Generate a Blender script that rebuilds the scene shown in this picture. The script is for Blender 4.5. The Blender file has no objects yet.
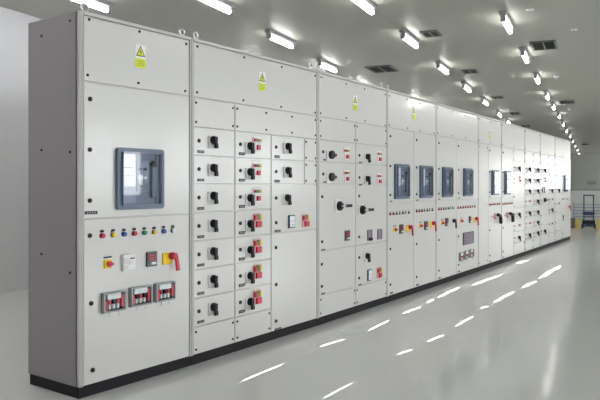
import bpy, bmesh, math, random
from mathutils import Vector, Matrix
random.seed(7)
PI = math.pi
COL = bpy.context.scene.collection

# ------------------------------------------------------------------ camera
F, CX, CY, HC = 675.0, 300.0, 185.3, 1.21
cd = bpy.data.cameras.new('camera'); cam = bpy.data.objects.new('camera', cd); COL.objects.link(cam)
cam.location = (0, 0, HC); cam.rotation_euler = (PI/2, 0, 0)
cd.sensor_width = 36; cd.lens = F/600*36; cd.shift_y = -(200-CY)/600
cd.clip_end = 200; cd.clip_start = .05
sc = bpy.context.scene; sc.camera = cam

# ------------------------------------------------------------------ materials
def mat(name, col, rough=.5, metal=0, coat=0, coat_rough=.1, emit=None, estr=0, bump=0, bscale=40, spec=.5, var=0, vscale=3):
    m = bpy.data.materials.new(name); m.use_nodes = True
    nt = m.node_tree; b = nt.nodes['Principled BSDF']
    b.inputs['Base Color'].default_value = (*col, 1)
    b.inputs['Roughness'].default_value = rough
    b.inputs['Metallic'].default_value = metal
    b.inputs['Coat Weight'].default_value = coat
    b.inputs['Coat Roughness'].default_value = coat_rough
    b.inputs['Specular IOR Level'].default_value = spec
    if emit:
        b.inputs['Emission Color'].default_value = (*emit, 1); b.inputs['Emission Strength'].default_value = estr
    if bump or var:
        tc = nt.nodes.new('ShaderNodeTexCoord')
    if bump:
        n = nt.nodes.new('ShaderNodeTexNoise'); n.inputs['Scale'].default_value = bscale; n.inputs['Detail'].default_value = 2
        bp = nt.nodes.new('ShaderNodeBump'); bp.inputs['Strength'].default_value = bump; bp.inputs['Distance'].default_value = .01
        nt.links.new(tc.outputs['Object'], n.inputs['Vector']); nt.links.new(n.outputs['Fac'], bp.inputs['Height'])
        nt.links.new(bp.outputs['Normal'], b.inputs['Normal'])
        if coat: nt.links.new(bp.outputs['Normal'], b.inputs['Coat Normal'])
    if var:
        n2 = nt.nodes.new('ShaderNodeTexNoise'); n2.inputs['Scale'].default_value = vscale; n2.inputs['Detail'].default_value = 4
        mx = nt.nodes.new('ShaderNodeMix'); mx.data_type = 'RGBA'
        mx.inputs['A'].default_value = (*[c*(1-var) for c in col], 1); mx.inputs['B'].default_value = (*[min(1, c*(1+var)) for c in col], 1)
        nt.links.new(tc.outputs['Object'], n2.inputs['Vector']); nt.links.new(n2.outputs['Fac'], mx.inputs['Factor'])
        nt.links.new(mx.outputs['Result'], b.inputs['Base Color'])
    return m

M = {}
M['paint'] = mat('light_grey_paint', (.625, .612, .592), .3, coat=.35, coat_rough=.12, bump=.02, bscale=60)
M['frame'] = mat('frame_paint', (.55, .54, .53), .4)
M['side'] = mat('side_panel_shade', (.275, .252, .268), .5, bump=.02, bscale=60)  # shade on the end face is put into this darker colour
M['plinth'] = mat('plinth_black', (.01, .009, .012), .6, spec=.25)
M['black'] = mat('black_plastic', (.008, .008, .012), .5, spec=.3)
M['knob'] = mat('knob_black', (.008, .008, .016), .5, spec=.3)
M['plate'] = mat('plate_grey', (.72, .72, .70), .4)
M['white'] = mat('white_plastic', (.82, .82, .82), .35)
M['red'] = mat('red_plastic', (.62, .015, .05), .35)
M['yellow'] = mat('yellow_plastic', (.85, .60, .01), .4)
M['green'] = mat('green_plastic', (.01, .25, .13), .35)
M['blue'] = mat('blue_plastic', (.02, .12, .45), .35)
M['amber'] = mat('amber_plastic', (.8, .45, .03), .35)
M['lens_white'] = mat('white_lens', (.8, .82, .86), .3)
M['steel'] = mat('steel', (.55, .55, .55), .3, metal=1)
M['bezel'] = mat('bezel_slate', (.11, .155, .225), .4)
M['breaker'] = mat('breaker_face', (.075, .11, .19), .4)
M['breaker_mid'] = mat('breaker_mid', (.16, .21, .31), .4)
M['display'] = mat('display_red', (.16, .005, .02), .25)
M['dark_case'] = mat('meter_case', (.035, .045, .055), .35)
M['mauve'] = mat('louvre_mauve', (.24, .19, .24), .5)
M['mauve_dark'] = mat('louvre_frame', (.12, .09, .13), .45)
M['relay'] = mat('relay_case', (.32, .35, .35), .35)
M['pinkred'] = mat('bright_red_plastic', (.75, .06, .1), .4)
M['pink'] = mat('pale_red_plastic', (.66, .36, .33), .4)
M['sticker_yellow'] = mat('sticker_yellow', (.68, .76, .015), .45)
M['sticker_dark'] = mat('sticker_dark', (.03, .03, .02), .45)
M['sticker_olive'] = mat('sticker_olive', (.36, .42, .01), .45)
M['tag_text'] = mat('tag_text', (.35, .35, .36), .5)
M['display_light'] = mat('meter_face', (.75, .8, .84), .3)
M['bluesteel'] = mat('stacker_blue', (.03, .05, .085), .45)
M['carriage'] = mat('carriage_blue', (.035, .04, .13), .4)
M['rubber'] = mat('rubber_black', (.01, .01, .012), .6)
M['crate_yellow'] = mat('crate_yellow', (.45, .36, .12), .6, var=.2, vscale=8)
M['crate_brown'] = mat('crate_brown', (.22, .14, .09), .6, var=.2, vscale=8)
M['rack'] = mat('rack_blue_grey', (.28, .34, .40), .5)
M['vent'] = mat('vent_dark', (.05, .055, .05), .6)
M['vent_box'] = mat('box_grey', (.36, .37, .35), .5)
M['vent_frame'] = mat('vent_frame', (.16, .165, .155), .5)
LAMP, FILL, DAY = 13, 60, 8.8
M['lamp_body'] = mat('lamp_housing', (.30, .29, .31), .4)
M['lamp'] = mat('lamp_diffuser', (.9, .9, .9), .3, emit=(1, .985, .955), estr=LAMP)

M['lamp_bright'] = mat('fill_diffuser', (.9, .9, .9), .3, emit=(1, .985, .955), estr=FILL)  # stronger tube for unseen lamps added as fill light
M['added_far_light'] = mat('added_far_light_pane', (.8, .85, .9), .4, emit=(1, .99, .97), estr=3.6)  # glow of the unseen panes added to whiten the far cabinets
M['daylight'] = mat('daylight_pane', (.8, .85, .9), .4, emit=(.95, .98, 1), estr=DAY)
def glass(ior, name):
    m = bpy.data.materials.new(name); m.use_nodes = True; nt = m.node_tree; nt.nodes.clear()
    o = nt.nodes.new('ShaderNodeOutputMaterial'); t = nt.nodes.new('ShaderNodeBsdfTransparent')
    t.inputs['Color'].default_value = (.97, .98, .99, 1)
    g = nt.nodes.new('ShaderNodeBsdfGlossy'); g.inputs['Roughness'].default_value = .03
    fr = nt.nodes.new('ShaderNodeFresnel'); ge = nt.nodes.new('ShaderNodeNewGeometry'); mp = nt.nodes.new('ShaderNodeMapRange')
    mp.inputs['To Min'].default_value = ior; mp.inputs['To Max'].default_value = 1/ior
    nt.links.new(ge.outputs['Backfacing'], mp.inputs['Value']); nt.links.new(mp.outputs['Result'], fr.inputs['IOR'])
    mx = nt.nodes.new('ShaderNodeMixShader')
    nt.links.new(fr.outputs[0], mx.inputs[0]); nt.links.new(t.outputs[0], mx.inputs[1]); nt.links.new(g.outputs[0], mx.inputs[2])
    nt.links.new(mx.outputs[0], o.inputs['Surface']); return m
M['glass'] = glass(1.36, 'clear_cover'); M['clear'] = glass(1.12, 'clear_plastic')

def seamed(name, col, rough, period, axis, depth=.25, width=.006, offset=0., spec=.5):
    """painted sandwich panels: plain colour with thin joints every `period` metres along an object axis"""
    m = bpy.data.materials.new(name); m.use_nodes = True; nt = m.node_tree; b = nt.nodes['Principled BSDF']
    b.inputs['Roughness'].default_value = rough; b.inputs['Specular IOR Level'].default_value = spec
    tc = nt.nodes.new('ShaderNodeTexCoord'); sp = nt.nodes.new('ShaderNodeSeparateXYZ')
    nt.links.new(tc.outputs['Object'], sp.inputs[0])
    def mth(op, a, bv):
        n = nt.nodes.new('ShaderNodeMath'); n.operation = op
        nt.links.new(a, n.inputs[0]); n.inputs[1].default_value = bv; return n.outputs[0]
    v = mth('ADD', sp.outputs[axis], 1000*period+offset); v = mth('MODULO', v, period); v = mth('LESS_THAN', v, width)
    mx = nt.nodes.new('ShaderNodeMix'); mx.data_type = 'RGBA'
    mx.inputs['A'].default_value = (*col, 1); mx.inputs['B'].default_value = (*[c*(1-depth) for c in col], 1)
    nt.links.new(v, mx.inputs['Factor']); nt.links.new(mx.outputs['Result'], b.inputs['Base Color'])
    return m
M['ceiling'] = seamed('ceiling_panels', (.42, .425, .375), .45, 1.15, 'X', .12, .012)
M['wall'] = seamed('wall_panels', (.68, .68, .715), .5, 1.0, 'Y', .05, .01, .35)
M['wall_back'] = seamed('back_wall_panels', (.55, .57, .53), .5, 1.0, 'X', .1, .012)
M['partition'] = seamed('partition_panels', (.52, .54, .53), .5, .42, 'X', .15, .01)
M['cap'] = mat('partition_cap', (.16, .17, .17), .5)

def floor_mat():
    m = bpy.data.materials.new('epoxy_floor'); m.use_nodes = True; nt = m.node_tree; b = nt.nodes['Principled BSDF']
    tc = nt.nodes.new('ShaderNodeTexCoord')
    n = nt.nodes.new('ShaderNodeTexNoise'); n.inputs['Scale'].default_value = .5; n.inputs['Detail'].default_value = 5
    mx = nt.nodes.new('ShaderNodeMix'); mx.data_type = 'RGBA'
    mx.inputs['A'].default_value = (.78, .79, .79, 1); mx.inputs['B'].default_value = (.83, .835, .835, 1)
    nt.links.new(tc.outputs['Object'], n.inputs['Vector']); nt.links.new(n.outputs['Fac'], mx.inputs['Factor'])
    nt.links.new(mx.outputs['Result'], b.inputs['Base Color'])
    b.inputs['Roughness'].default_value = .115; b.inputs['Specular IOR Level'].default_value = .75
    n2 = nt.nodes.new('ShaderNodeTexNoise'); n2.inputs['Scale'].default_value = 2.2; n2.inputs['Detail'].default_value = 3
    bp = nt.nodes.new('ShaderNodeBump'); bp.inputs['Strength'].default_value = .12; bp.inputs['Distance'].default_value = .012
    nt.links.new(tc.outputs['Object'], n2.inputs['Vector']); nt.links.new(n2.outputs['Fac'], bp.inputs['Height'])
    nt.links.new(bp.outputs['Normal'], b.inputs['Normal'])
    return m
M['floor'] = floor_mat()

# ------------------------------------------------------------------ mesh helper
class MB:
    def __init__(s): s.bm = bmesh.new(); s.mats = []
    def mi(s, m):
        if m not in s.mats: s.mats.append(m)
        return s.mats.index(m)
    def _fin(s, verts, m, bev=0, seg=1):
        fs = {f for v in verts for f in v.link_faces}
        i = s.mi(m)
        for f in fs: f.material_index = i
        if bev:
            es = list({e for f in fs for e in f.edges})
            r = bmesh.ops.bevel(s.bm, geom=es, offset=bev, segments=seg, affect='EDGES', profile=.5)
            for f in r['faces']: f.material_index = i
    def box(s, x0, x1, y0, y1, z0, z1, m, bev=0, seg=1):
        r = bmesh.ops.create_cube(s.bm, size=1, matrix=Matrix.Translation(((x0+x1)/2, (y0+y1)/2, (z0+z1)/2)) @ Matrix.Diagonal((x1-x0, y1-y0, z1-z0, 1)))
        s._fin(r['verts'], m, bev, seg); return s
    def cyl(s, x, z, r, y0, y1, m, n=20, r2=None, bev=0):
        """a disc with its axis along y"""
        mt = Matrix.Translation((x, (y0+y1)/2, z)) @ Matrix.Rotation(PI/2, 4, 'X')
        q = bmesh.ops.create_cone(s.bm, cap_ends=True, segments=n, radius1=r, radius2=r if r2 is None else r2, depth=abs(y1-y0), matrix=mt)
        s._fin(q['verts'], m, bev); return s
    def rod(s, a, b, r, m, n=10):
        a, b = Vector(a), Vector(b); d = b-a
        mt = Matrix.Translation((a+b)/2) @ d.to_track_quat('Z', 'Y').to_matrix().to_4x4()
        q = bmesh.ops.create_cone(s.bm, cap_ends=True, segments=n, radius1=r, radius2=r, depth=d.length, matrix=mt)
        s._fin(q['verts'], m); return s
    def prism(s, pts, y0, y1, m, bev=0):
        """polygon in the x-z plane pulled from y0 to y1"""
        a = [s.bm.verts.new((x, y0, z)) for x, z in pts]; b = [s.bm.verts.new((x, y1, z)) for x, z in pts]
        s.bm.faces.new(a); s.bm.faces.new(b[::-1])
        for i in range(len(pts)):
            j = (i+1) % len(pts); s.bm.faces.new((a[j], a[i], b[i], b[j]))
        bmesh.ops.recalc_face_normals(s.bm, faces=list({f for v in a+b for f in v.link_faces}))
        s._fin(a+b, m, bev); return s
    def slabxy(s, pts, z0, z1, m):
        a = [s.bm.verts.new((x, y, z0)) for x, y in pts]; b = [s.bm.verts.new((x, y, z1)) for x, y in pts]
        s.bm.faces.new(a); s.bm.faces.new(b[::-1])
        for i in range(len(pts)):
            j = (i+1) % len(pts); s.bm.faces.new((a[j], a[i], b[i], b[j]))
        bmesh.ops.recalc_face_normals(s.bm, faces=list({f for v in a+b for f in v.link_faces}))
        s._fin(a+b, m); return s
    def torus(s, c, R, r, m, n=20, k=8):
        """ring standing upright in the x-z plane"""
        vs = []
        for i in range(n):
            t = 2*PI*i/n; ring = []
            for j in range(k):
                p = 2*PI*j/k; q = R+r*math.cos(p)
                ring.append(s.bm.verts.new((c[0]+q*math.cos(t), c[1]+r*math.sin(p), c[2]+q*math.sin(t))))
            vs.append(ring)
        for i in range(n):
            for j in range(k):
                s.bm.faces.new((vs[i][j], vs[(i+1) % n][j], vs[(i+1) % n][(j+1) % k], vs[i][(j+1) % k]))
        flat = [v for r_ in vs for v in r_]
        bmesh.ops.recalc_face_normals(s.bm, faces=list({f for v in flat for f in v.link_faces}))
        s._fin(flat, m); return s
    def mesh(s, name, smooth=False):
        me = bpy.data.meshes.new(name); s.bm.to_mesh(me); s.bm.free()
        for m in s.mats: me.materials.append(M[m])
        if smooth:
            for p in me.polygons: p.use_smooth = True
        return me
    def build(s, name, parent=None, loc=None):
        return put(name, s.mesh(name), parent, loc)

def put(name, me, parent=None, loc=None, label=None):
    o = bpy.data.objects.new(name, me); COL.objects.link(o)
    if parent: o.parent = parent
    if loc: o.location = loc
    if label: o['label'] = label
    return o
def thing(name, label, cat, loc=(0, 0, 0), rz=0, group=None):
    o = bpy.data.objects.new(name, None); COL.objects.link(o); o.empty_display_size = .1
    o.location = loc; o.rotation_euler = (0, 0, rz); o['label'] = label; o['category'] = cat
    if group: o['group'] = group
    return o
def structure(o): o['kind'] = 'structure'; return o
CACHE = {}
def cached(key, fn):
    if key not in CACHE: CACHE[key] = fn().mesh(key if isinstance(key, str) else key[0])
    return CACHE[key]

# ------------------------------------------------------------------ the room (its long axis is turned from the line of sight)
AX = math.atan((596-CX)/F); EL = Vector((math.sin(AX), math.cos(AX), 0)); ER = Vector((math.cos(AX), -math.sin(AX), 0))
HR = 3.21
def room(lat, lon, z=0): return ER*lat + EL*lon + Vector((0, 0, z))
RZ = -AX
WL, WR, W0, W1 = -6.1, 12.0, -5.0, 46.5
def shell(name, x0, x1, y0, y1, z0, z1, m):
    o = MB().box(x0, x1, y0, y1, z0, z1, m).build(name); o.rotation_euler = (0, 0, RZ); return structure(o)
shell('floor', WL-.2, WR+.2, W0-.2, W1+.2, -.1, 0, 'floor')
def fl(px, py): t = F*HC/(py-CY); return Vector(((px-CX)*t/F, t, 0))
SUN_EL = math.radians(52)
# unseen slots added in the ceiling to imitate lamp reflections; the sun through them lays short bright strips on the floor
STREAK_SLOTS = [((239.5, 382), (285, 363)), ((318.6, 347), (346, 338.6)), ((367.6, 331), (390, 319.7)), ((402, 314), (421.5, 306.4)), ((427, 303), (433, 299)),
         ((437, 298), (460, 286.8)), ((470.5, 286), (503, 274)), ((517, 263.7), (527, 260)),
         ((322, 399), (353.6, 382)), ((397, 354.7), (413, 349)), ((426.4, 342), (444.6, 334.4)), ((455, 326.7), (474, 315.5)), ((481, 308.5), (488, 305.7)),
         ((493, 303), (514.6, 291)), ((521.6, 288), (537, 280.5)), ((538.4, 279), (561.5, 265))]
def ceiling():
    bm = bmesh.new(); sh = ER*(HR/math.tan(SUN_EL)); to = Matrix.Rotation(-RZ, 4, 'Z'); panes = MB(); es = []
    def loop(pts):
        vs = [bm.verts.new(to @ p) for p in pts]
        for i in range(len(vs)): es.append(bm.edges.new((vs[i], vs[(i+1) % len(vs)])))
    loop([room(x, y, HR) for x, y in ((WL-.2, W0-.2), (WR+.2, W0-.2), (WR+.2, W1+.2), (WL-.2, W1+.2))])
    for a, b in STREAK_SLOTS:
        p, q = fl(*a), fl(*b); d = (q-p).normalized(); n = Vector((d.y, -d.x, 0)); m = (p+q)/2
        w = m.y*2.3/((a[1]+b[1])/2-CY)*.34/2; up = Vector((0, 0, HR)); L = (q-p).length
        pts = [p, p+d*L*.2+n*w, p+d*L*.5+n*w*.6, p+d*L*.75+n*w*1.2, q, p+d*L*.8-n*w*.8, p+d*L*.45-n*w*1.1, p+d*L*.15-n*w*.7]
        loop([v+sh+up for v in pts[::-1]])
    bmesh.ops.triangle_fill(bm, use_beauty=True, use_dissolve=False, edges=es)
    for f in bm.faces:
        if f.normal.z > 0: f.normal_flip()
    me = bpy.data.meshes.new('ceiling'); bm.to_mesh(me); bm.free(); me.materials.append(M['ceiling'])
    o = put('ceiling', me); o.rotation_euler = (0, 0, RZ); structure(o)
ceiling()
sd = bpy.data.lights.new('streak_sun', 'SUN'); so = bpy.data.objects.new('streak_sun', sd); COL.objects.link(so)  # added together with the slots, only to lay the floor streaks
sd.energy = 14; sd.angle = math.radians(.12); sd.color = (1, .99, .97)
so.rotation_euler = (ER*math.cos(SUN_EL)+Vector((0, 0, math.sin(SUN_EL)))).to_track_quat('Z', 'Y').to_euler()
shell('wall_left', WL-.15, WL, W0, W1, 0, HR, 'wall')
shell('wall_right', WR, WR+.15, W0, W1, 0, HR, 'wall')
shell('wall_back', WL, WR, W1, W1+.15, 0, HR, 'wall_back')
shell('wall_front', WL, WR, W0-.15, W0, 0, HR, 'wall')

def window(n, lon, wd, z0, z1, m='daylight'):
    p = room(WR, lon)
    o = MB().box(-.05, .0, -wd/2, wd/2, z0, z1, m).build(f'window_{n}'); o.location = p; o.rotation_euler = (0, 0, RZ); structure(o)
    b = MB()
    for y in (-wd/2, -wd/6, wd/6, wd/2): b.box(-.08, -.05, y-.03, y+.03, z0-.03, z1+.03, 'frame')
    for z in (z0, z1): b.box(-.08, -.05, -wd/2-.03, wd/2+.03, z-.03, z+.03, 'frame')
    b.build('window_frame', o)
for i, lon in enumerate((-2.5, 1.5, 5.5, 9.5, 13.5, 17.5)): window(i+1, lon, 3.2, .9, 2.9)
for i, lon in enumerate((41, 45)): window(i+7, lon, 3.4, .3, 3.0, 'added_far_light')  # unseen panes added so their reflection whitens the far cabinets
for i, lat in enumerate((4, 7, 10)):  # more added panes on the back wall, out of view, same purpose
    o = MB().box(-1.35, 1.35, -.05, 0, .3, 3.0, 'added_far_light').build(f'window_{i+9}'); o.location = room(lat, W1); o.rotation_euler = (0, 0, RZ); structure(o)
    b = MB()
    for x in (-1.35, 0, 1.35): b.box(x-.04, x+.04, -.09, -.05, .26, 3.04, 'frame')
    for z in (.3, 1.6, 3.0): b.box(-1.39, 1.39, -.09, -.05, z-.04, z+.04, 'frame')
    b.build('window_frame', o)
# ------------------------------------------------------------------ switchgear
HT = 2.2                                        # height of the line-up
def hpx(px): u = px-80; return 389-.53*u-1.3e-4*u*u
def footprint(px):
    Z = F*HT/hpx(px); return Vector(((px-CX)*Z/F, Z))
PL = .065                                       # plinth
Z1, Z2, Z3, ZT = 1.018, 1.603, 1.803, 2.2
def row(k): return .253+.193*k                  # module lines above the bottom cover
class Cab:
    def __init__(s, px0, px1, label):
        s.a, s.b = footprint(px0), footprint(px1); s.d = (s.b-s.a); s.w = s.d.length; s.d.normalize()
        s.px0, s.px1 = px0, px1
        s.root = thing('switchgear_cabinet', label, 'cabinet', (s.a.x, s.a.y, 0), math.atan2(s.d.y, s.d.x), 'switchgear line-up')
        w, g = s.w, .003
        dep = .503
        b = MB().slabxy([(g, .014), (w-g, .014), (w-.014, dep), (.014, dep)], PL, ZT-.012, 'paint')
        b.build('enclosure', s.root)
        pl = -.006 if px0 < 100 else g
        MB().slabxy([(pl, .008), (w-g, .008), (w-.016, dep-.01), (pl+.013, dep-.01) if px0 > 100 else (pl, dep-.01)], 0, PL-.001, 'plinth').build('plinth', s.root)
        fr = MB()
        fr.box(g, .017, -.003, .013, PL, ZT, 'frame', .002)
        fr.box(w-.017, w-g, -.003, .013, PL, ZT, 'frame', .002)
        fr.box(.017, w-.017, -.006, .013, ZT-.02, ZT, 'frame', .002)
        fr.build('frame', s.root)
    def u(s, px, pr=0):
        k = (px-CX)/F; a = s.a+Vector((s.d.y, -s.d.x))*pr
        return (k*a.y-a.x)/(s.d.x-k*s.d.y)
    def z(s, px, py, pr=0):
        p = s.a+Vector((s.d.y, -s.d.x))*pr+s.d*s.u(px, pr); return HC-(py-CY)*p.y/F
    def panel(s, x0, x1, z0, z1, kind='door'):
        """x in photo pixels along the face or None for the cabinet edge"""
        u0 = .0215 if x0 is None else s.u(x0)+.0035
        u1 = s.w-.0215 if x1 is None else s.u(x1)-.0035
        if z1 == ZT: z1 = ZT-.022
        o = MB().box(u0, u1, 0, .0135, z0+.0035, z1-.0035, 'paint', .003).build(kind, s.root)
        return P(s, o, u0, u1, z0, z1)

def m_screw(): return MB().cyl(0, 0, .0085, -.004, 0, 'black', 12)
def m_lock(): return MB().cyl(0, 0, .0135, -.006, 0, 'black', 16).cyl(0, 0, .008, -.009, -.006, 'knob', 12)
def m_tag(w, h):
    def f():
        b = MB().box(-w/2, w/2, -.003, 0, -h/2, h/2, 'black')
        for i in range(4):
            x = -w*.36+i*w*.2; b.box(x, x+w*.12, -.0034, -.003, -h*.2, h*.2, 'tag_text')
        return b
    return f
def m_plate(w, h, m='plate'): return lambda: MB().box(-w/2, w/2, -.008, 0, -h/2, h/2, m, .003)
def m_handle():                                  # pistol-grip rotary handle, grip pointing down
    b = MB().cyl(0, 0, .029, -.024, -.007, 'knob', 24, bev=.002)
    b.prism([(-.017, .024), (.016, .024), (.015, -.026), (.022, -.031), (.022, -.058), (-.008, -.058), (-.008, -.031), (-.017, -.016)], -.043, -.024, 'knob', .003)
    return b
def m_lever():                                   # long switch lever pointing right
    b = MB().cyl(0, 0, .043, -.03, -.007, 'knob', 24, bev=.002).cyl(0, 0, .028, -.045, -.03, 'knob', 20)
    b.box(.0, .075, -.047, -.035, -.008, .008, 'steel', .002).box(.07, .175, -.052, -.030, -.013, .013, 'knob', .004)
    return b
def m_disc():                                    # round rotary knob with a small stop at its right
    b = MB().cyl(0, 0, .037, -.034, -.007, 'knob', 24, bev=.002).box(.037, .068, -.018, -.008, -.004, .004, 'steel')
    b.cyl(.078, 0, .013, -.02, 0, 'black', 12); return b
K7 = .78
def m_pull(m):                                   # emergency lever, elbow up left, grip hanging down right
    def f():
        b = MB().cyl(0, 0, .024, -.03, -.007, m, 24, bev=.002)
        b.prism([(x*K7, z*K7) for x, z in ((-.028, .006), (-.01, .028), (.024, .026), (.036, .005), (.06, -.12), (.022, -.125), (.006, -.02), (-.022, -.014))], -.045, -.03, m, .004)
        return b
    return f
def m_lamp(m, r=1.): return lambda: MB().cyl(0, 0, .0155*r, -.006, 0, 'black', 18).cyl(0, 0, .0145*r, -.022*r, -.006, m, 18, bev=.003)
def m_button(m): return lambda: MB().cyl(0, 0, .015, -.012, -.0, m, 16, bev=.002)
def m_square(w, h, m): return lambda: MB().box(-w/2, w/2, -.016, -.0, -h/2, h/2, m, .003)
def m_knob_red(): return MB().cyl(0, 0, .017, -.024, -.007, 'red', 18, bev=.002).box(-.004, .02, -.032, -.024, -.006, .006, 'red', .001)
def m_meter(w, h):
    return lambda: MB().box(-w/2, w/2, -.014, 0, -h/2, h/2, 'dark_case', .003).box(-w*.38, w*.38, -.016, -.014, -h*.42, h*.42, 'display_light').box(-w*.2, w*.2, -.017, -.016, h*.02, h*.05, 'dark_case').box(-w*.05, w*.15, -.017, -.016, -h*.3, -h*.22, 'dark_case')
def m_digital(w, h):
    def f():
        b = MB().box(-w/2, w/2, -.014, 0, -h/2, h/2, 'dark_case', .003)
        b.box(-w*.36, w*.36, -.016, -.014, -h*.12, h*.38, 'display')
        for i in range(3):
            b.box(-w*.3, w*.3, -.0165, -.016, -h*.06+i*h*.15, -h*.01+i*h*.15, 'red')
        b.box(-w*.1, w*.34, -.018, -.014, -h*.36, -h*.2, 'plate'); return b
    return f
def m_timer(w, h):
    return lambda: MB().box(-w/2, w/2, -.02, 0, -h/2, h/2, 'white', .003).box(-w*.45, -w*.12, -.024, -.02, -h*.05, h*.3, 'plate').box(w*.06, w*.38, -.023, -.02, h*.2, h*.28, 'black').box(-w*.02, w*.3, -.024, -.02, -h*.12, h*.14, 'plate').box(-w*.45, -w*.1, -.023, -.02, -h*.4, -h*.15, 'plate')
def m_relay_frame(w, h):
    t = .009
    return lambda: MB().box(-w/2, w/2, -.006, 0, -h/2, h/2, 'rubber').box(-w/2, -w/2+t, -.03, -.006, -h/2, h/2, 'relay').box(w/2-t, w/2, -.03, -.006, -h/2, h/2, 'relay').box(-w/2+t, w/2-t, -.03, -.006, h/2-t, h/2, 'relay').box(-w/2+t, w/2-t, -.03, -.006, -h/2, -h/2+t, 'relay').rod((-w*.2, -.02, -h/2), (-w*.2, -.02, -h/2-.025), .003, 'steel').rod((w*.2, -.02, -h/2), (w*.2, -.02, -h/2-.025), .003, 'steel')
def m_relay_inside(w, h, k=0):
    def f():
        b = MB().box(-w*.32, w*.3, -.024, -.006, h*.14, h*.4, 'white', .002)
        b.box(-w*.44, -w*.3, -.022, -.006, -h*.4, h*.1, 'pinkred', .002).box(w*.32, w*.44, -.022, -.006, -h*.3, h*.3, 'pinkred', .002)
        for i in range(3):
            x = -w*.2+i*w*.19; b.box(x-w*.06, x+w*.03, -.024, -.006, -h*.34, -h*.12, 'white', .002).box(x-w*.03, x+w*.05, -.02, -.006, -h*.1, h*.1, 'black' if (i+k) % 2 else 'pinkred')
        return b
    return f
def m_glass(w, h, y, mt='glass'): return lambda: MB().box(-w/2, w/2, y-.002, y, -h/2, h/2, mt)

def rrect(w, h, r, n=5):
    pts = []
    for cx, cz, a0 in ((w/2-r, h/2-r, 0), (-w/2+r, h/2-r, 90), (-w/2+r, -h/2+r, 180), (w/2-r, -h/2+r, 270)):
        for i in range(n+1):
            a = math.radians(a0+90*i/n); pts.append((cx+r*math.cos(a), cz+r*math.sin(a)))
    return pts
def ring(b, outer, inner, y0, y1, m):
    n = len(outer); vs = []
    for y in (y0, y1):
        vs.append([b.bm.verts.new((x, y, z)) for x, z in outer]); vs.append([b.bm.verts.new((x, y, z)) for x, z in inner])
    o0, i0, o1, i1 = vs
    for k in range(n):
        j = (k+1) % n
        b.bm.faces.new((o0[k], o0[j], i0[j], i0[k])); b.bm.faces.new((o1[j], o1[k], i1[k], i1[j]))
        b.bm.faces.new((o0[j], o0[k], o1[k], o1[j])); b.bm.faces.new((i0[k], i0[j], i1[j], i1[k]))
    fl = [v for q in vs for v in q]
    bmesh.ops.recalc_face_normals(b.bm, faces=list({f for v in fl for f in v.link_faces})); b._fin(fl, m)
    return b
def m_bezel(w, h): return lambda: ring(MB(), rrect(w, h, .02), rrect(w*.84, h*.87, .008), -.022, 0, 'bezel')
def m_bface(w, h):
    W, H = w*.84, h*.87
    def f():
        b = MB().box(-W/2, W/2, -.006, 0, -H/2, H/2, 'breaker')
        b.box(-W*.48, -W*.12, -.012, -.006, -H*.46, H*.46, 'breaker_mid').box(-W*.1, W*.22, -.012, -.006, -H*.24, H*.34, 'breaker_mid')
        b.box(W*.4, W*.48, -.012, -.006, -H*.45, H*.45, 'breaker_mid')
        b.box(-W*.1, W*.22, -.016, -.012, -H*.22, -H*.08, 'breaker', .002)
        return b
    return f
def m_blabel(w, h):
    W, H = w*.84, h*.87
    def f():
        b = MB().box(-W*.46, -W*.14, -.014, -.012, -H*.14, H*.46, 'lens_white')
        b.box(-W*.43, -W*.2, -.0145, -.014, H*.2, H*.215, 'breaker_mid').box(-W*.4, -W*.18, -.0145, -.014, H*.05, H*.062, 'breaker_mid'); return b
    return f
def m_blever(w, h):
    W, H = w*.84, h*.87
    return lambda: MB().box(W*.25, W*.36, -.03, -.006, -H*.36, H*.28, 'breaker', .004).cyl(W*.3, H*.28, W*.06, -.034, -.006, 'rubber', 12)
def m_bbuttons(w, h):
    W, H = w*.84, h*.87
    return lambda: MB().box(-W*.07, 0, -.018, -.012, H*.16, H*.21, 'black').box(W*.07, W*.14, -.018, -.012, H*.16, H*.21, 'black').cyl(-W*.01, H*.02, W*.06, -.018, -.012, 'white', 12).cyl(W*.11, H*.02, W*.03, -.018, -.012, 'white', 12).box(-W*.05, W*.04, -.016, -.012, -H*.12, -H*.04, 'plate')

def m_sign():
    w, h = .082, .142
    b = MB().box(-w/2, w/2, -.003, 0, -h/2, h/2, 'white')
    tri = lambda s, dz=0: [(-.042*s, .006+dz), (.042*s, .006+dz), (0, .068*1+dz*0 - (1-s)*.03)]
    b.prism([(-.037, .0), (.037, .0), (0, .066)], -.0036, -.003, 'sticker_dark')
    b.prism([(-.027, .006), (.027, .006), (0, .054)], -.0042, -.0036, 'sticker_yellow')
    b.prism([(.004, .045), (-.008, .026), (-.001, .027), (-.004, .011), (.008, .03), (.001, .029)], -.0048, -.0042, 'sticker_dark')
    b.box(-w/2, w/2, -.0036, -.003, -h/2, -.014, 'sticker_yellow')
    for z in (-.03, -.044, -.056): b.box(-.03, .03, -.0042, -.0036, z-.003, z+.003, 'sticker_olive')
    return b
def m_louvre(w, h, m, mf, n):
    def f():
        b = ring(MB(), rrect(w, h, .003, 1), rrect(w-.016, h-.016, .003, 1), -.012, 0, mf)
        b.box(-w/2+.008, w/2-.008, -.002, 0, -h/2+.008, h/2-.008, mf)
        for i in range(n):
            z = -h/2+.012+(h-.024)*(i+.5)/n; d = (h-.024)/n*.36
            b.box(-w/2+.008, w/2-.008, -.009, -.002, z-d, z+d, m)
        return b
    return f

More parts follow.
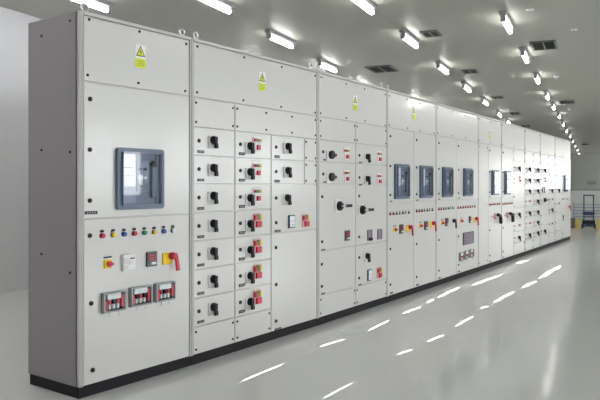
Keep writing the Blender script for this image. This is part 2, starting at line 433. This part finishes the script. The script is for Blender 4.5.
class P:
    """a panel and the fittings on it; positions come as photo pixels read on the panel's plane"""
    def __init__(s, cab, o, u0, u1, z0, z1): s.c, s.o, s.u0, s.u1, s.z0, s.z1 = cab, o, u0, u1, z0, z1
    def at(s, name, key, fn, u, z, label=None, y=0): return put(name, cached(key, fn), s.o, (u, y, z), label)
    def xz(s, px, py, pr=0): return s.c.u(px, pr), s.c.z(px, py, pr)   # pr: how far the fitting stands out
    def screw(s, *pp):
        for px, py in pp: s.at('screw', 'screw', m_screw, *s.xz(px, py))
        return s
    def corners(s, n=2, dx=.022, dz=.035):
        for i in range(n):
            u = s.u0+dx+(s.u1-s.u0-2*dx)*i/(n-1) if n > 1 else s.u0+dx
            for z in (s.z0+dz, min(s.z1, 2.178)-dz): s.at('screw', 'screw', m_screw, u, z)
        return s
    def lock(s, *pp):
        for px, py in pp: s.at('lock', 'lock', m_lock, *s.xz(px, py))
        return s
    def locku(s, u, *zz):
        for z in zz: s.at('lock', 'lock', m_lock, u, z)
        return s
    def tag(s, px, py, w=.06, h=.014):
        u, z = s.xz(px, py); s.at('nameplate', ('nameplate', round(w, 3), h), m_tag(round(w, 3), h), u, z); return s
    def tagu(s, u, z, w=.06, h=.014): s.at('nameplate', ('nameplate', w, h), m_tag(w, h), u, z); return s
    def handle(s, px, py, uz=None):
        u, z = uz or s.xz(px, py, .014)
        s.at('switch_plate', 'small_plate', m_plate(.066, .09), u-.012, z-.004); s.at('rotary_handle', 'rotary_handle', m_handle, u, z+.01); return s
    def lever(s, px, py):
        u, z = s.xz(px, py, .018)
        s.at('switch_plate', 'lever_plate', m_plate(.11, .12), u-.012, z); s.at('switch_lever', 'switch_lever', m_lever, u, z); return s
    def disc(s, px, py):
        u, z = s.xz(px, py, .015)
        s.at('switch_plate', 'switch_plate', m_plate(.078, .1), u-.03, z-.008); s.at('rotary_knob', 'rotary_knob', m_disc, u, z); return s
    def pull(s, px, py, red=True, plate=True):
        u, z = s.xz(px, py, .008)
        if plate: s.at('switch_plate', 'pull_plate', m_plate(.085, .075, 'yellow'), u-.022, z-.005, 'yellow switch plate')
        k = 'red' if red else 'knob'
        s.at('emergency_handle', 'handle_'+k, m_pull(k), u+.008, z+.01, ('red' if red else 'black')+' pull-down handle'); return s
    def lamps(s, p0, p1, cols, r=1.0):
        (u0, z0), (u1, z1) = s.xz(*p0, .006), s.xz(*p1, .006); n = len(cols); z = (z0+z1)/2
        for i, c in enumerate(cols):
            u = u0+(u1-u0)*i/(n-1)
            s.at('indicator_lamp', ('lamp_'+c, r), m_lamp(c, r), u, z, c.replace('lens_', '')+' indicator lamp')
            s.at('lamp_tag', ('lamp_tag', r), m_plate(.026*r, .014*r, 'black'), u, z+.026*r)
        return s
    def selector(s, px, py, m='yellow'):
        u, z = s.xz(px, py, .006)
        s.at('selector_plate', 'selector_'+m, m_plate(.055, .052, m), u, z, m+' selector plate'); s.at('selector_knob', 'knob_red', m_knob_red, u+.006, z, 'red knob')
        s.at('lamp_tag', 'selector_tag', m_plate(.06, .008, 'black'), u, z+.04); return s
    def digital(s, px, py, w=.085, h=.092):
        u, z = s.xz(px, py, .006); s.at('digital_meter', ('digital_meter', w, h), m_digital(w, h), u, z); return s
    def meter(s, px, py, w=.085, h=.115):
        u, z = s.xz(px, py, .006); s.at('panel_meter', ('panel_meter', w, h), m_meter(w, h), u, z); return s
    def timer(s, px, py, w=.095, h=.1):
        u, z = s.xz(px, py, .006); s.at('timer', ('timer', w, h), m_timer(w, h), u, z); return s
    def relay(s, px, py, w, h, k=0):
        u, z = s.xz(px, py, .035)
        s.at('relay_case', ('relay_case', w, h), m_relay_frame(w, h), u, z); s.at('relay_terminals', ('relay_terminals', w, h, k), m_relay_inside(w, h, k), u, z)
        s.at('relay_cover', ('relay_cover', w, h), m_glass(w-.018, h-.018, -.027, 'clear'), u, z); return s
    def breaker(s, u0, u1, z0=1.063, z1=1.436, label=True, m='breaker'):
        w, h = round(u1-u0, 3), z1-z0; c = ((u0+u1)/2, (z0+z1)/2)
        for nm, fn in (('breaker_bezel', m_bezel), ('breaker_face', m_bface), ('breaker_lever', m_blever), ('breaker_buttons', m_bbuttons)) + ((('breaker_label', m_blabel),) if label else ()):
            s.at(nm, (nm, w), fn(w, h), *c)
        s.at('breaker_cover', ('breaker_cover', w), m_glass(w*.84, h*.87, -.036 if False else -.038), *c)
        rim = lambda: ring(MB(), rrect(w*.84, h*.87, .008), rrect(w*.84-.012, h*.87-.012, .006), -.038, -.022, 'breaker_mid')
        s.at('cover_rim', ('cover_rim', w), rim, *c)
        return s
    def sign(s, px, py):
        s.at('warning_sign', 'warning_sign', m_sign, *s.xz(px, py)); return s
    def indicators(s, px, py):                    # white plate: strip of three lamps over one red button
        u, z = s.xz(px, py, .006)
        s.at('indicator_plate', 'indicator_plate', m_plate(.1, .05, 'white'), u, z+.03); s.at('button_plate', 'button_plate', m_plate(.072, .058, 'white'), u+.008, z-.026)
        for i, c in enumerate(('red', 'green', 'amber')):
            s.at('indicator_lamp', 'small_lamp_'+c, m_square(.026, .022, c), u-.03+i*.03, z+.028, c+' indicator lamp', -.006)
        s.at('push_button', 'push_red', m_square(.04, .036, 'red'), u+.01, z-.026, 'red push button', -.006); return s
    def station(s, px, py):                       # four square push buttons, red, green, yellow and red
        u, z = s.xz(px, py, .006)
        s.at('button_plate', 'station_plate', m_plate(.092, .11, 'pink'), u, z)
        s.at('push_button', 'st_red', m_square(.034, .04, 'red'), u-.026, z+.022, 'red push button', -.006)
        s.at('push_button', 'st_green', m_square(.026, .034, 'green'), u+.004, z+.03, 'green push button', -.006)
        s.at('push_button', 'st_yellow', m_square(.026, .04, 'yellow'), u+.031, z+.024, 'yellow push button', -.006)
        s.at('push_button', 'st_stop', m_square(.062, .045, 'red'), u+.012, z-.027, 'red stop button', -.006); return s
    def louvre(s, px, py, w, h, n=6, base=False):
        u, z = s.xz(px, py); s.at('louvre_plate', ('louvre_plate', w, h), m_louvre(w, h, 'mauve', 'mauve_dark' if n > 6 else 'mauve', n), u, z)
        if base: s.at('black_knob', ('black_knob',), lambda: MB().box(-.026, .026, -.03, 0, -.014, .014, 'knob', .004), u, z-h/2+.012)
        return s

def eye(c, u, y=.05):
    MB().rod((u, y, ZT-.012), (u, y, ZT+.012), .008, 'steel').torus((u, y, ZT+.03), .022, .0065, 'steel').build('lifting_eye', c.root)

# --- A: incomer at the near end
A = Cab(80.6, 191.5, 'big end cabinet nearest the camera, one breaker window above eight coloured lamps')
sp = MB().box(-.012, 0, .03, .503, PL, ZT-.004, 'side', .002).build('side_panel', A.root); sp['label'] = 'end panel, its shade put into the grey'
for y, z in ((.36, 2.10), (.08, 2.15), (.36, 1.42), (.08, 1.40), (.36, .80), (.08, .71)):
    MB().rod((-.017, y, z), (-.012, y, z), .008, 'black').build('screw', sp)
MB().box(-.012, .003, -.003, .02, PL, ZT, 'frame', .004).build('corner_post', A.root)
c = A.panel(None, None, Z3, ZT, 'cover_panel').screw((89, 19.5), (139.4, 31.5), (186, 44), (87.5, 75), (138.3, 83), (185, 91)).sign(140.3, 56.5)
d = A.panel(None, None, Z1, Z3).lock((89.9, 99), (89.6, 149.6), (89.6, 200.6)).tag(91, 212.7, .085, .018)
d.breaker(A.u(115.3), A.u(162))
d = A.panel(None, None, PL, Z1).lock((89.6, 235.6), (91, 303.4), (92.5, 370))
d.lamps((102.3, 236), (173, 230.3), ('red', 'yellow', 'blue', 'red', 'green', 'amber', 'blue', 'lens_white'))
d.selector(108, 264).timer(128.2, 262.3).digital(151.5, 259).pull(170.5, 257.5)
d.relay(116, 302, A.u(125.8, .02)-A.u(103.8, .02), .118).relay(142.8, 296.2, A.u(152, .02)-A.u(131.3, .02), .118, 1).relay(167, 291.8, A.u(175.4, .02)-A.u(156.2, .02), .118, 2)
eye(A, .05, .03); eye(A, A.w-.06, .03)

# --- B: motor control, three columns
B = Cab(191.5, 318, 'wide cabinet with two full columns of seven rotary switches, second from the near end')
B.panel(None, None, Z3, ZT, 'cover_panel').screw((197.3, 46.5), (244, 57.5), (281.5, 67), (315, 75.8), (197, 92.3), (243.3, 100.3), (281, 106.8), (315, 112.6)).sign(262, 81.5)
B.panel(None, 235, Z2, Z3, 'cover_panel').corners()
B.panel(235, None, Z2, Z3, 'cover_panel').corners(4)
uk, uh, ut = B.u(198.8), B.u(213.6, .014), B.u(200.7)
for k in range(7):
    p = B.panel(None, 235, row(k), row(k+1)); z = row(k)+.1
    p.locku(uk, z+.002).handle(0, 0, (uh, z+.003)).tagu(ut, row(k)+.028, .066, .018)
uk, uh, ut, uc = B.u(240.2), B.u(250.3, .014), B.u(241.8), B.u(256.5)
for k in range(7):
    p = B.panel(235, 271.2, row(k), row(k+1)); z = row(k)+.1
    p.locku(uk, z).tagu(ut, row(k)+.03, .066, .021)
    s0 = p.xz
    p.xz = lambda px, py, pr=0: (uc, z+.012)
    if k > 3: p.indicators(0, 0)
    else: p.station(0, 0)
    p.xz = s0
    p.handle(0, 0, (uh, z-.018))
for k in (5, 6):
    p = B.panel(271.2, 304.5, row(k), row(k+1)); z = row(k)+.1
    p.locku(B.u(276), z).tagu(B.u(277), row(k)+.025, .066, .02).handle(0, 0, (B.u(288, .014), z+.002))
    B.panel(304.5, None, row(k), row(k+1), 'cover_panel').corners(2, .02, .03)
p = B.panel(271.2, None, row(3), row(5)).lock((276, 198), (276, 222.7)).tag(277.5, 231, .075, .018).handle(287.5, 199)
p.meter(291.5, 221.5, .085, .105).station(305.5, 220.5)
B.panel(271.2, None, PL, row(3)).lock((275.8, 247.5), (276, 284.5), (276, 321)).tag(277.8, 329, .085, .018)
B.panel(None, 235, PL, row(0), 'cover_panel').corners()
B.panel(235, 271.2, PL, row(0), 'cover_panel').corners()
eye(B, .07, .03); eye(B, B.w-.07, .03)

# --- C: two columns with the long levers
C = Cab(318, 387.5, 'cabinet with two long black switch levers pointing right, third from the near end')
C.panel(None, None, Z3, ZT, 'cover_panel').screw((321, 77.3), (346, 84), (364.5, 89), (385, 94.5), (320.5, 113.3), (346.3, 118), (365, 121), (385, 125.5)).sign(355, 103)
C.panel(None, 355.7, Z2, Z3, 'cover_panel').corners(); C.panel(355.7, None, Z2, Z3, 'cover_panel').corners()
for k, yy in ((6, 154.8), (5, 177)):
    C.panel(None, 355.7, row(k), row(k+1)).lock((323, yy-3)).tag(325, yy+5, .05).disc(331.5, yy).indicators(346.5, yy-1)
    C.panel(355.7, None, row(k), row(k+1)).lock((359.3, yy+.5)).tag(360.5, yy+7.8, .06).handle(367.5, yy+2.8).indicators(379.2, yy+1.8)
C.panel(None, 355.7, row(2), row(5)).lock((322, 196.7), (322, 241.7)).tag(323.2, 249.7).lever(340, 206).digital(347.2, 235.5, .085, .095)
C.panel(355.7, None, row(2), row(5)).lock((359, 196), (359, 237)).lever(362.8, 210).louvre(369.3, 235, .09, .105, 6, True).louvre(379.2, 234, .09, .105, 6)
C.panel(None, 355.7, row(0), row(2)).lock((321.6, 264.2), (321.6, 286.3)).tag(323.2, 293.5)
C.panel(355.7, None, row(0), row(2)).lock((359, 257.5), (359, 278)).tag(360, 284.7).handle(367.3, 257).meter(369.5, 275, .08, .11).station(379.2, 272.5)
C.panel(None, 355.7, PL, row(0), 'cover_panel').corners(); C.panel(355.7, None, PL, row(0), 'cover_panel').corners()
eye(C, .06, .03); eye(C, C.w-.08, .03)

def feeder(cab, x0, x1, px, br, lamp, red=True, plate=True, cols=('red', 'red', 'green', 'amber', 'green', 'lens_white', 'green')):
    """a breaker door over a control door; px = lock column, br = breaker edges, lamp = (first, last, y)"""
    p = cab.panel(x0, x1, Z1, Z3); u = cab.u(px)
    p.locku(u, 1.72, 1.41, 1.11).tagu(u+.02, 1.042, .055, .014).breaker(cab.u(br[0]), cab.u(br[1]-1.2), label=(br[0] < 430 or br[0] > 480))
    p = cab.panel(x0, x1, PL, Z1); p.locku(u, .55, .18).tagu(u+.03, .09, .07, .018)
    p.lamps((lamp[0], lamp[2]), (lamp[1], lamp[2]), cols, .75)
    return p
# --- D: two feeder columns
D = Cab(387.5, 436.3, 'cabinet whose two breaker doors both sit above a red handle on yellow')
D.panel(None, None, Z3, ZT, 'cover_panel').sign(413.8, 113).screw((389.3, 95.8), (407, 99.2), (420, 103), (434, 107), (389.3, 125), (407.3, 128.2), (420, 130.8), (434, 133.2))
p = feeder(D, None, 413.6, 390.2, (394, 409.3), (390.3, 409, 213.5)); p.selector(395, 229.6).digital(401.3, 229, .085, .1).pull(409, 228)
p = feeder(D, 413.6, None, 416.4, (419.3, 432.5), (416.8, 432.5, 210.8)); p.selector(420.5, 225.8).digital(426, 225.5, .085, .1).pull(432.6, 224)
eye(D, .06, .03)
# --- E: two more, the second with louvre and relays
E = Cab(436.3, 478.5, 'cabinet with a mauve louvre grille and three relays under its second breaker door')
E.panel(None, None, Z3, ZT, 'cover_panel').corners(4)
p = feeder(E, None, 456.3, 438.7, (441.8, 452.6), (439, 453, 208.8)); p.selector(442.3, 223).digital(446.8, 222, .085, .1).pull(453, 221.5, False, False)
p = feeder(E, 456.3, None, 458.3, (463, 472.6), (458.3, 474.8, 207.3), cols=('red',)*6+('amber', 'red')); p.selector(461.6, 221, 'amber').digital(470, 219.5, .07, .09).pull(475.5, 219.3)
p.louvre(468, 238, .42, .165, 8)
for i, px in enumerate((463.2, 468, 473)): p.relay(px, 256.8-i*1.7, .135, .11, i)
# --- G: narrow blank, then two columns with pale discs and black levers
G = Cab(478.5, 501.6, 'cabinet with a narrow blank door, one breaker and a black lever, before the dark joint')
G.panel(None, None, Z3, ZT, 'cover_panel').corners(3).sign(490, 134)
G.panel(None, 488.2, PL, Z3, 'cover_panel').corners(2, .03, .05)
def disc_lever(p, px, py):
    u, z = p.xz(px, py)
    p.at('switch_plate', 'pale_disc', lambda: MB().cyl(0, 0, .048, -.02, 0, 'pink', 24, bev=.003).box(-.16, -.06, -.012, 0, -.008, .008, 'pink'), u, z, 'pale red disc with side arm')
    p.at('emergency_handle', 'handle_big', lambda: MB().prism([(.02, .025), (.03, .045), (.16, .02), (.20, -.01), (.22, -.11), (.17, -.12), (.15, -.02), (.03, .005)], -.06, -.018, 'knob', .004), u, z, 'black hooked lever')
p = feeder(G, 488.2, None, 489.6, (491.3, 498.8), (490, 499.5, 204.4), cols=('red', 'red', 'red', 'amber', 'red', 'red')); disc_lever(p, 494.8, 216.3)
J = Cab(501.6, 525, 'cabinet just past the dark joint, one breaker column beside a column of small switches')
J.panel(None, None, Z3, ZT, 'cover_panel').corners(3)
p = feeder(J, None, 513.2, 503, (504.2, 511), (503.2, 512, 203.8), cols=('red', 'red', 'red', 'amber', 'red', 'red')); disc_lever(p, 507.3, 215)
def mini(cab, x0, x1, px, rows):
    """a column of motor units: rows is a list of (first module, last module, fitting)"""
    for k0, k1, fit in rows:
        p = cab.panel(x0, x1, row(k0), row(k1)); zc = (row(k0)+row(k1))/2; u = cab.u(px)
        ul = p.u0+.05
        p.locku(ul, zc); p.tagu(ul+.02, row(k0)+.03, .07, .014)
        if 'h' in fit: p.handle(0, 0, (u, zc-.02))
        for tok, dx in (('s', .09), ('S', -.12), ('i', .1)):
            if tok in fit:
                s0 = p.xz; p.xz = lambda a, b, pr=0: (u+dx, zc); (p.station if tok != 'i' else p.indicators)(0, 0); p.xz = s0
        if 'r' in fit:
            p.at('button_plate', 'button_plate', m_plate(.072, .058, 'white'), u+.06, zc); p.at('push_button', 'push_red', m_square(.04, .036, 'red'), u+.06, zc, 'red push button', -.006)
        if 'm' in fit:
            for q in (-.1, .06): p.at('panel_meter', ('panel_meter', .08, .11), m_meter(.08, .11), u+q, zc)
        if 'l' in fit:
            p.at('switch_plate', 'lever_plate', m_plate(.11, .12), u-.012, zc); p.at('switch_lever', 'switch_lever', m_lever, u, zc)
    cab.panel(x0, x1, PL, row(0), 'cover_panel').corners(); cab.panel(x0, x1, Z2, Z3, 'cover_panel').corners()
mini(J, 513.2, None, 518.2, [(6, 7, 'h'), (5, 6, 'i'), (3, 5, ''), (2, 3, 'h'), (1, 2, 'r'), (0, 1, 'h')])
K = Cab(525, 540.3, 'cabinet with two tight columns of small black switches, third from the far end')
K.panel(None, None, Z3, ZT, 'cover_panel').corners(2)
mini(K, None, 533.2, 528.7, [(6, 7, 'h'), (5, 6, 'h'), (4, 5, 'h'), (3, 4, 'r'), (2, 3, 'h'), (1, 2, 'r'), (0, 1, 'h')])
mini(K, 533.2, None, 537, [(k, k+1, 'h') for k in range(7)])
N = Cab(540.3, 555, 'second cabinet from the far end with a black lever above two small meters')
N.panel(None, None, Z3, ZT, 'cover_panel').corners(2)
mini(N, None, 548.6, 544, [(6, 7, 'h'), (5, 6, 'i'), (4, 5, 'm'), (3, 4, 'l'), (1, 3, ''), (0, 1, 'h')])
mini(N, 548.6, None, 551.2, [(5, 7, ''), (4, 5, 'h'), (3, 4, 'r'), (2, 3, 'h'), (0, 2, 'r')])
Q = Cab(555, 570.5, 'last cabinet at the far end of the line-up with a red handle at its edge')
Q.panel(None, None, Z3, ZT, 'cover_panel').corners(3)
mini(Q, None, 561.3, 558, [(5, 7, ''), (4, 5, 'h'), (2, 4, 'r'), (0, 2, '')])
p = feeder(Q, 561.3, None, 562.5, (563.8, 568), (562.8, 569.3, 199), cols=('red', 'lens_white', 'green', 'lens_white')); p.pull(568.8, 207, True, False).meter(563.8, 217.5, .09, .12)

# ------------------------------------------------------------------ ceiling lamps, vents, sprinklers
def ceil_at(px, py, z=HR): t = F*(z-HC)/(CY-py); return Vector(((px-CX)*t/F, t, z))
def m_housing(): return MB().box(-.04, .04, -.41, .41, -.05, 0, 'lamp_body', .008).box(-.028, .028, -.38, -.34, -.118, -.05, 'lamp_body', .004).box(-.028, .028, .34, .38, -.118, -.05, 'lamp_body', .004)
def m_diffuser():
    b = MB(); n = 10; pr = [(.026*math.cos(2*PI*i/12), -.09+.026*math.sin(2*PI*i/12)) for i in range(12)]
    b.prism(pr, -.34, .34, 'lamp'); return b
def m_fill():
    b = MB(); n = 10; pr = [(.026*math.cos(2*PI*i/12), -.09+.026*math.sin(2*PI*i/12)) for i in range(12)]
    b.prism(pr, -.34, .34, 'lamp_bright'); return b
def lamp(p, label, group, bright=False):
    t = thing('ceiling_lamp', label, 'lamp', (p.x, p.y, HR), RZ, group)
    put('housing', cached('housing', m_housing), t); put('diffuser', cached('bright', m_fill) if bright else cached('diffuser', m_diffuser), t)
ORD = ['nearest', 'second', 'third', 'fourth', 'fifth', 'sixth', 'seventh', 'eighth', 'ninth', 'tenth', 'eleventh', 'twelfth', 'thirteenth', 'fourteenth']
def lamp_row(pp, rowname, seen):
    for i, (px, py) in enumerate(pp):
        lamp(ceil_at(px, py, HR-.09), f'white batten lamp, {ORD[i]} of the {rowname}', 'ceiling lamps in view')
lamp_row([(507, 26), (525, 58), (537, 80), (547, 97), (553.2, 107.5), (559, 116.5), (563, 124.5), (566.4, 131), (569.8, 136.4), (572.6, 141.5), (575, 146), (577.4, 150), (578.8, 153.4)], 'rightmost lamp row running to the back wall', 13)
lamp_row([(362, 5), (410, 42), (443, 70), (467, 89), (485, 103), (499, 115), (508, 122.5)], 'middle lamp row vanishing behind the cabinets', 7)
lamp_row([(213, 4), (281, 42), (328, 68)], 'left lamp row above the cabinets', 3)
lamp(ceil_at(85, 2.5, HR-.09), 'white batten lamp glowing just above the near end cabinet corner', 'ceiling lamps in view')
lamp(ceil_at(361, 88, HR-.09), 'white batten lamp whose glow just shows over the third cabinet', 'ceiling lamps in view')
HID = 'ceiling lamps outside the view'
for lat, lon in ((-5.4, 10.2), (-5, 12.2), (-3.9, 15.5), (-4.93, 14), (-3.9, 18), (-4.93, 20), (-4.93, 24), (-4.93, 28)):  # unseen lamps added and boosted to brighten the left wall
    lamp(room(lat, lon), 'unseen batten lamp added behind the switchgear cabinets to light the left wall', HID, True)
for lat, lon in ((-.97, 5.5), (-2.28, 5), (-.97, 2.8), (-.97, 0), (1.6, 0), (1.6, 3), (1.6, 6)):
    lamp(room(lat, lon), 'white batten lamp on the ceiling outside the view, near the camera', HID)

def vent(x0, x1, y0, y1, label):
    a, b = ceil_at((x0+x1)/2, y0), ceil_at((x0+x1)/2, y1); cy = ceil_at((x0+x1)/2, (y0+y1)/2)
    w = (x1-x0)*cy.y/F*.85; l = min(.6, max(.25, (b.y-a.y)*.8))
    t = thing('ceiling_vent', label, 'vent', cy, RZ, 'ceiling vents')
    ring2 = MB().box(-w/2, w/2, -l/2, -l/2+.025, -.02, 0, 'vent_frame').box(-w/2, w/2, l/2-.025, l/2, -.02, 0, 'vent_frame').box(-w/2, -w/2+.025, -l/2, l/2, -.02, 0, 'vent_frame').box(w/2-.025, w/2, -l/2, l/2, -.02, 0, 'vent_frame').box(-.012, .012, -l/2, l/2, -.02, 0, 'vent_frame')
    ring2.build('vent_frame', t)
    g = MB().box(-w/2+.02, w/2-.02, -l/2+.02, l/2-.02, -.004, 0, 'vent')
    n = 9
    for i in range(n):
        y = -l/2+.03+(l-.06)*(i+.5)/n; g.box(-w/2+.02, w/2-.02, y-.007, y+.007, -.014, -.004, 'vent')
    g.build('vent_grille', t)
vent(367, 397, 63, 74, 'large dark ceiling vent above the third and fourth cabinets')
vent(421, 441, 29.5, 36.5, 'small dark ceiling vent beside the second lamp of the middle row')
vent(530, 558, 38.5, 51, 'largest and nearest ceiling vent, right of the rightmost lamp row')
vent(462, 478, 69, 73, 'thin dark ceiling vent beside the third lamp of the middle row')
vent(491, 504, 95.5, 98.5, 'thin dark ceiling vent beside the fourth lamp of the middle row')
vent(509, 520.5, 111.5, 114.5, 'thin dark ceiling vent beside the fifth lamp of the middle row')
vent(521, 531, 124.5, 127, 'thin dark ceiling vent just above the cabinet tops, past the middle row')
vent(558.5, 575.5, 99, 104.5, 'dark ceiling vent right of the fourth and fifth lamps of the rightmost row')
vent(581.5, 588.5, 143, 145.3, 'tiny dark ceiling vent near the back wall')
def sprinkler(px, py, label):
    q = ceil_at(px, py); t = thing('sprinkler', label, 'sprinkler', q, RZ, 'ceiling sprinklers')
    b = MB(); m_ = bmesh.ops.create_cone(b.bm, cap_ends=True, segments=16, radius1=.035, radius2=.045, depth=.012, matrix=Matrix.Translation((0, 0, -.006))); b._fin(m_['verts'], 'white'); b.build('rose', t)
    b = MB().rod((0, 0, -.012), (0, 0, -.045), .008, 'steel').rod((0, 0, -.045), (0, 0, -.049), .022, 'steel', 14); b.build('head', t)
for px, py, lb in ((530, 9.5, 'sprinkler head near the top edge of the photo'), (574, 29.5, 'sprinkler head right of the largest ceiling vent'), (556.5, 76.5, 'sprinkler head right of the third lamp of the rightmost row'), (569, 109, 'sprinkler head just beyond the vent on the far right')):
    sprinkler(px, py, 'small white '+lb)

for lat, lon in ((1.4, 13), (2.6, 14.5), (1.4, 16), (2.6, 17.5), (1.4, 19), (2, 26), (2.5, 32), (2.5, 38), (2, 43.5)):  # added fill lamps out of view, brightening far cabinets and back wall
    lamp(room(lat, lon), 'batten lamp added outside the right edge of the view to light the far end', HID, True)
for lat, lon in ((-5.3, 1.5), (-5.3, -1), (-5.3, 4.2), (-3.6, -2.5), (-3.6, 1)):  # added fill lamps out of view, brightening the left floor and wall
    lamp(room(lat, lon), 'unseen batten lamp added left of the camera to light the left side', HID, True)
# ------------------------------------------------------------------ far end of the hall
def gp(px, Z): return Vector(((px-CX)*Z/F, Z, 0))
q = gp(585, 20.6); lon0 = q.dot(EL)
o = MB().box(WL, 3, lon0, lon0+.08, 0, 1.055, 'partition').build('wall_partition'); o.rotation_euler = (0, 0, RZ); structure(o)
o = MB().box(WL, 3.02, lon0-.02, lon0+.1, 1.055, 1.085, 'cap').build('trim_1'); o.rotation_euler = (0, 0, RZ); structure(o)
o = MB().box(-.27, .27, -.1, 0, -.1, .1, 'vent_box', .01).build('wall_box'); o.rotation_euler = (0, 0, RZ)
qb = gp(592.3, 44); qb = EL*W1+ER*qb.dot(ER); qb = (room((592.3-596)/F*W1*math.cos(AX), W1, 1.36)); o.location = qb; o['label'] = 'flat pale box mounted on the far back wall above the partition'; o['category'] = 'box'
# pallet stacker
t = thing('pallet_stacker', 'dark blue pallet stacker with a tall open mast, standing at the far right', 'stacker', gp(588.7, 19.1), RZ)
b = MB()
for x in (-.125, .125): b.box(x-.016, x+.016, -.03, .03, .05, .94, 'bluesteel')
b.box(-.125, .125, -.025, .025, .91, .945, 'bluesteel').box(-.109, .109, -.02, .02, .3, .33, 'bluesteel'); b.build('mast', t)
MB().box(-.15, .15, -.09, -.03, .36, .47, 'carriage', .01).box(-.165, .165, -.06, -.03, .42, .45, 'carriage').build('carriage', t)
MB().box(-.17, .17, -.2, .1, .07, .22, 'rubber', .02).box(-.19, .19, -.22, -.02, .05, .12, 'bluesteel', .01).build('base', t)
for x in (-.16, .16):
    MB().rod((x-.02, -.16, .05), (x+.02, -.16, .05), .05, 'rubber', 16).build('wheel', t)
    MB().rod((x-.02, .06, .05), (x+.02, .06, .05), .05, 'rubber', 16).build('wheel', t)
    MB().box(x*.6-.03, x*.6+.03, -.6, -.2, .06, .09, 'bluesteel').build('fork', t)
# wire rack
t = thing('wire_rack', 'low pale blue wire rack behind the pallet stacker', 'rack', gp(589, 19.75), RZ)
for x in (-.42, .42):
    for y in (-.16, .16): MB().rod((x, y, 0), (x, y, .72), .014, 'rack').build('post', t)
for z in (.2, .29, .38, .47, .56, .65):
    b = MB()
    for y in (-.16, -.08, 0, .08, .16): b.rod((-.42, y, z), (.42, y, z), .011, 'rack', 8)
    b.build('shelf', t)
def crate(px, Z, w, h, m, label):
    t = thing('crate', label, 'crate', gp(px, Z), RZ, 'crates by the partition')
    b = MB().box(-w/2, w/2, -.15, .15, 0, .02, m)
    b.box(-w/2, w/2, -.15, -.13, .02, h, m).box(-w/2, w/2, .13, .15, .02, h, m).box(-w/2, -w/2+.02, -.13, .13, .02, h, m).box(w/2-.02, w/2, -.13, .13, .02, h, m)
    b.build('crate_body', t); MB().box(-w/2-.006, w/2+.006, -.156, .156, h, h+.02, m, .004).build('lid', t)
crate(573.0, 19.2, .11, .26, 'crate_brown', 'brown crate standing right beside the far end of the cabinets')
crate(578.4, 19.0, .13, .24, 'crate_yellow', 'dull yellow crate between the brown crate and the pallet stacker')
crate(599.6, 18.7, .18, .24, 'crate_yellow', 'dull yellow crate at the right edge of the photo')

# ------------------------------------------------------------------ world and view
w = bpy.data.worlds.new('world'); sc.world = w; w.use_nodes = True
w.node_tree.nodes['Background'].inputs[0].default_value = (.8, .85, .9, 1); w.node_tree.nodes['Background'].inputs[1].default_value = .2
sc.view_settings.view_transform = 'Standard'; sc.view_settings.look = 'None'; sc.view_settings.gamma = 1
sc.view_settings.exposure = .19; sc.view_settings.use_curve_mapping = False
sc.cycles.use_denoising = True
sc.cycles.max_bounces = 10; sc.cycles.diffuse_bounces = 5; sc.cycles.transparent_max_bounces = 12
sc.cycles.use_adaptive_sampling = False
sc.cycles.sample_clamp_indirect = 10
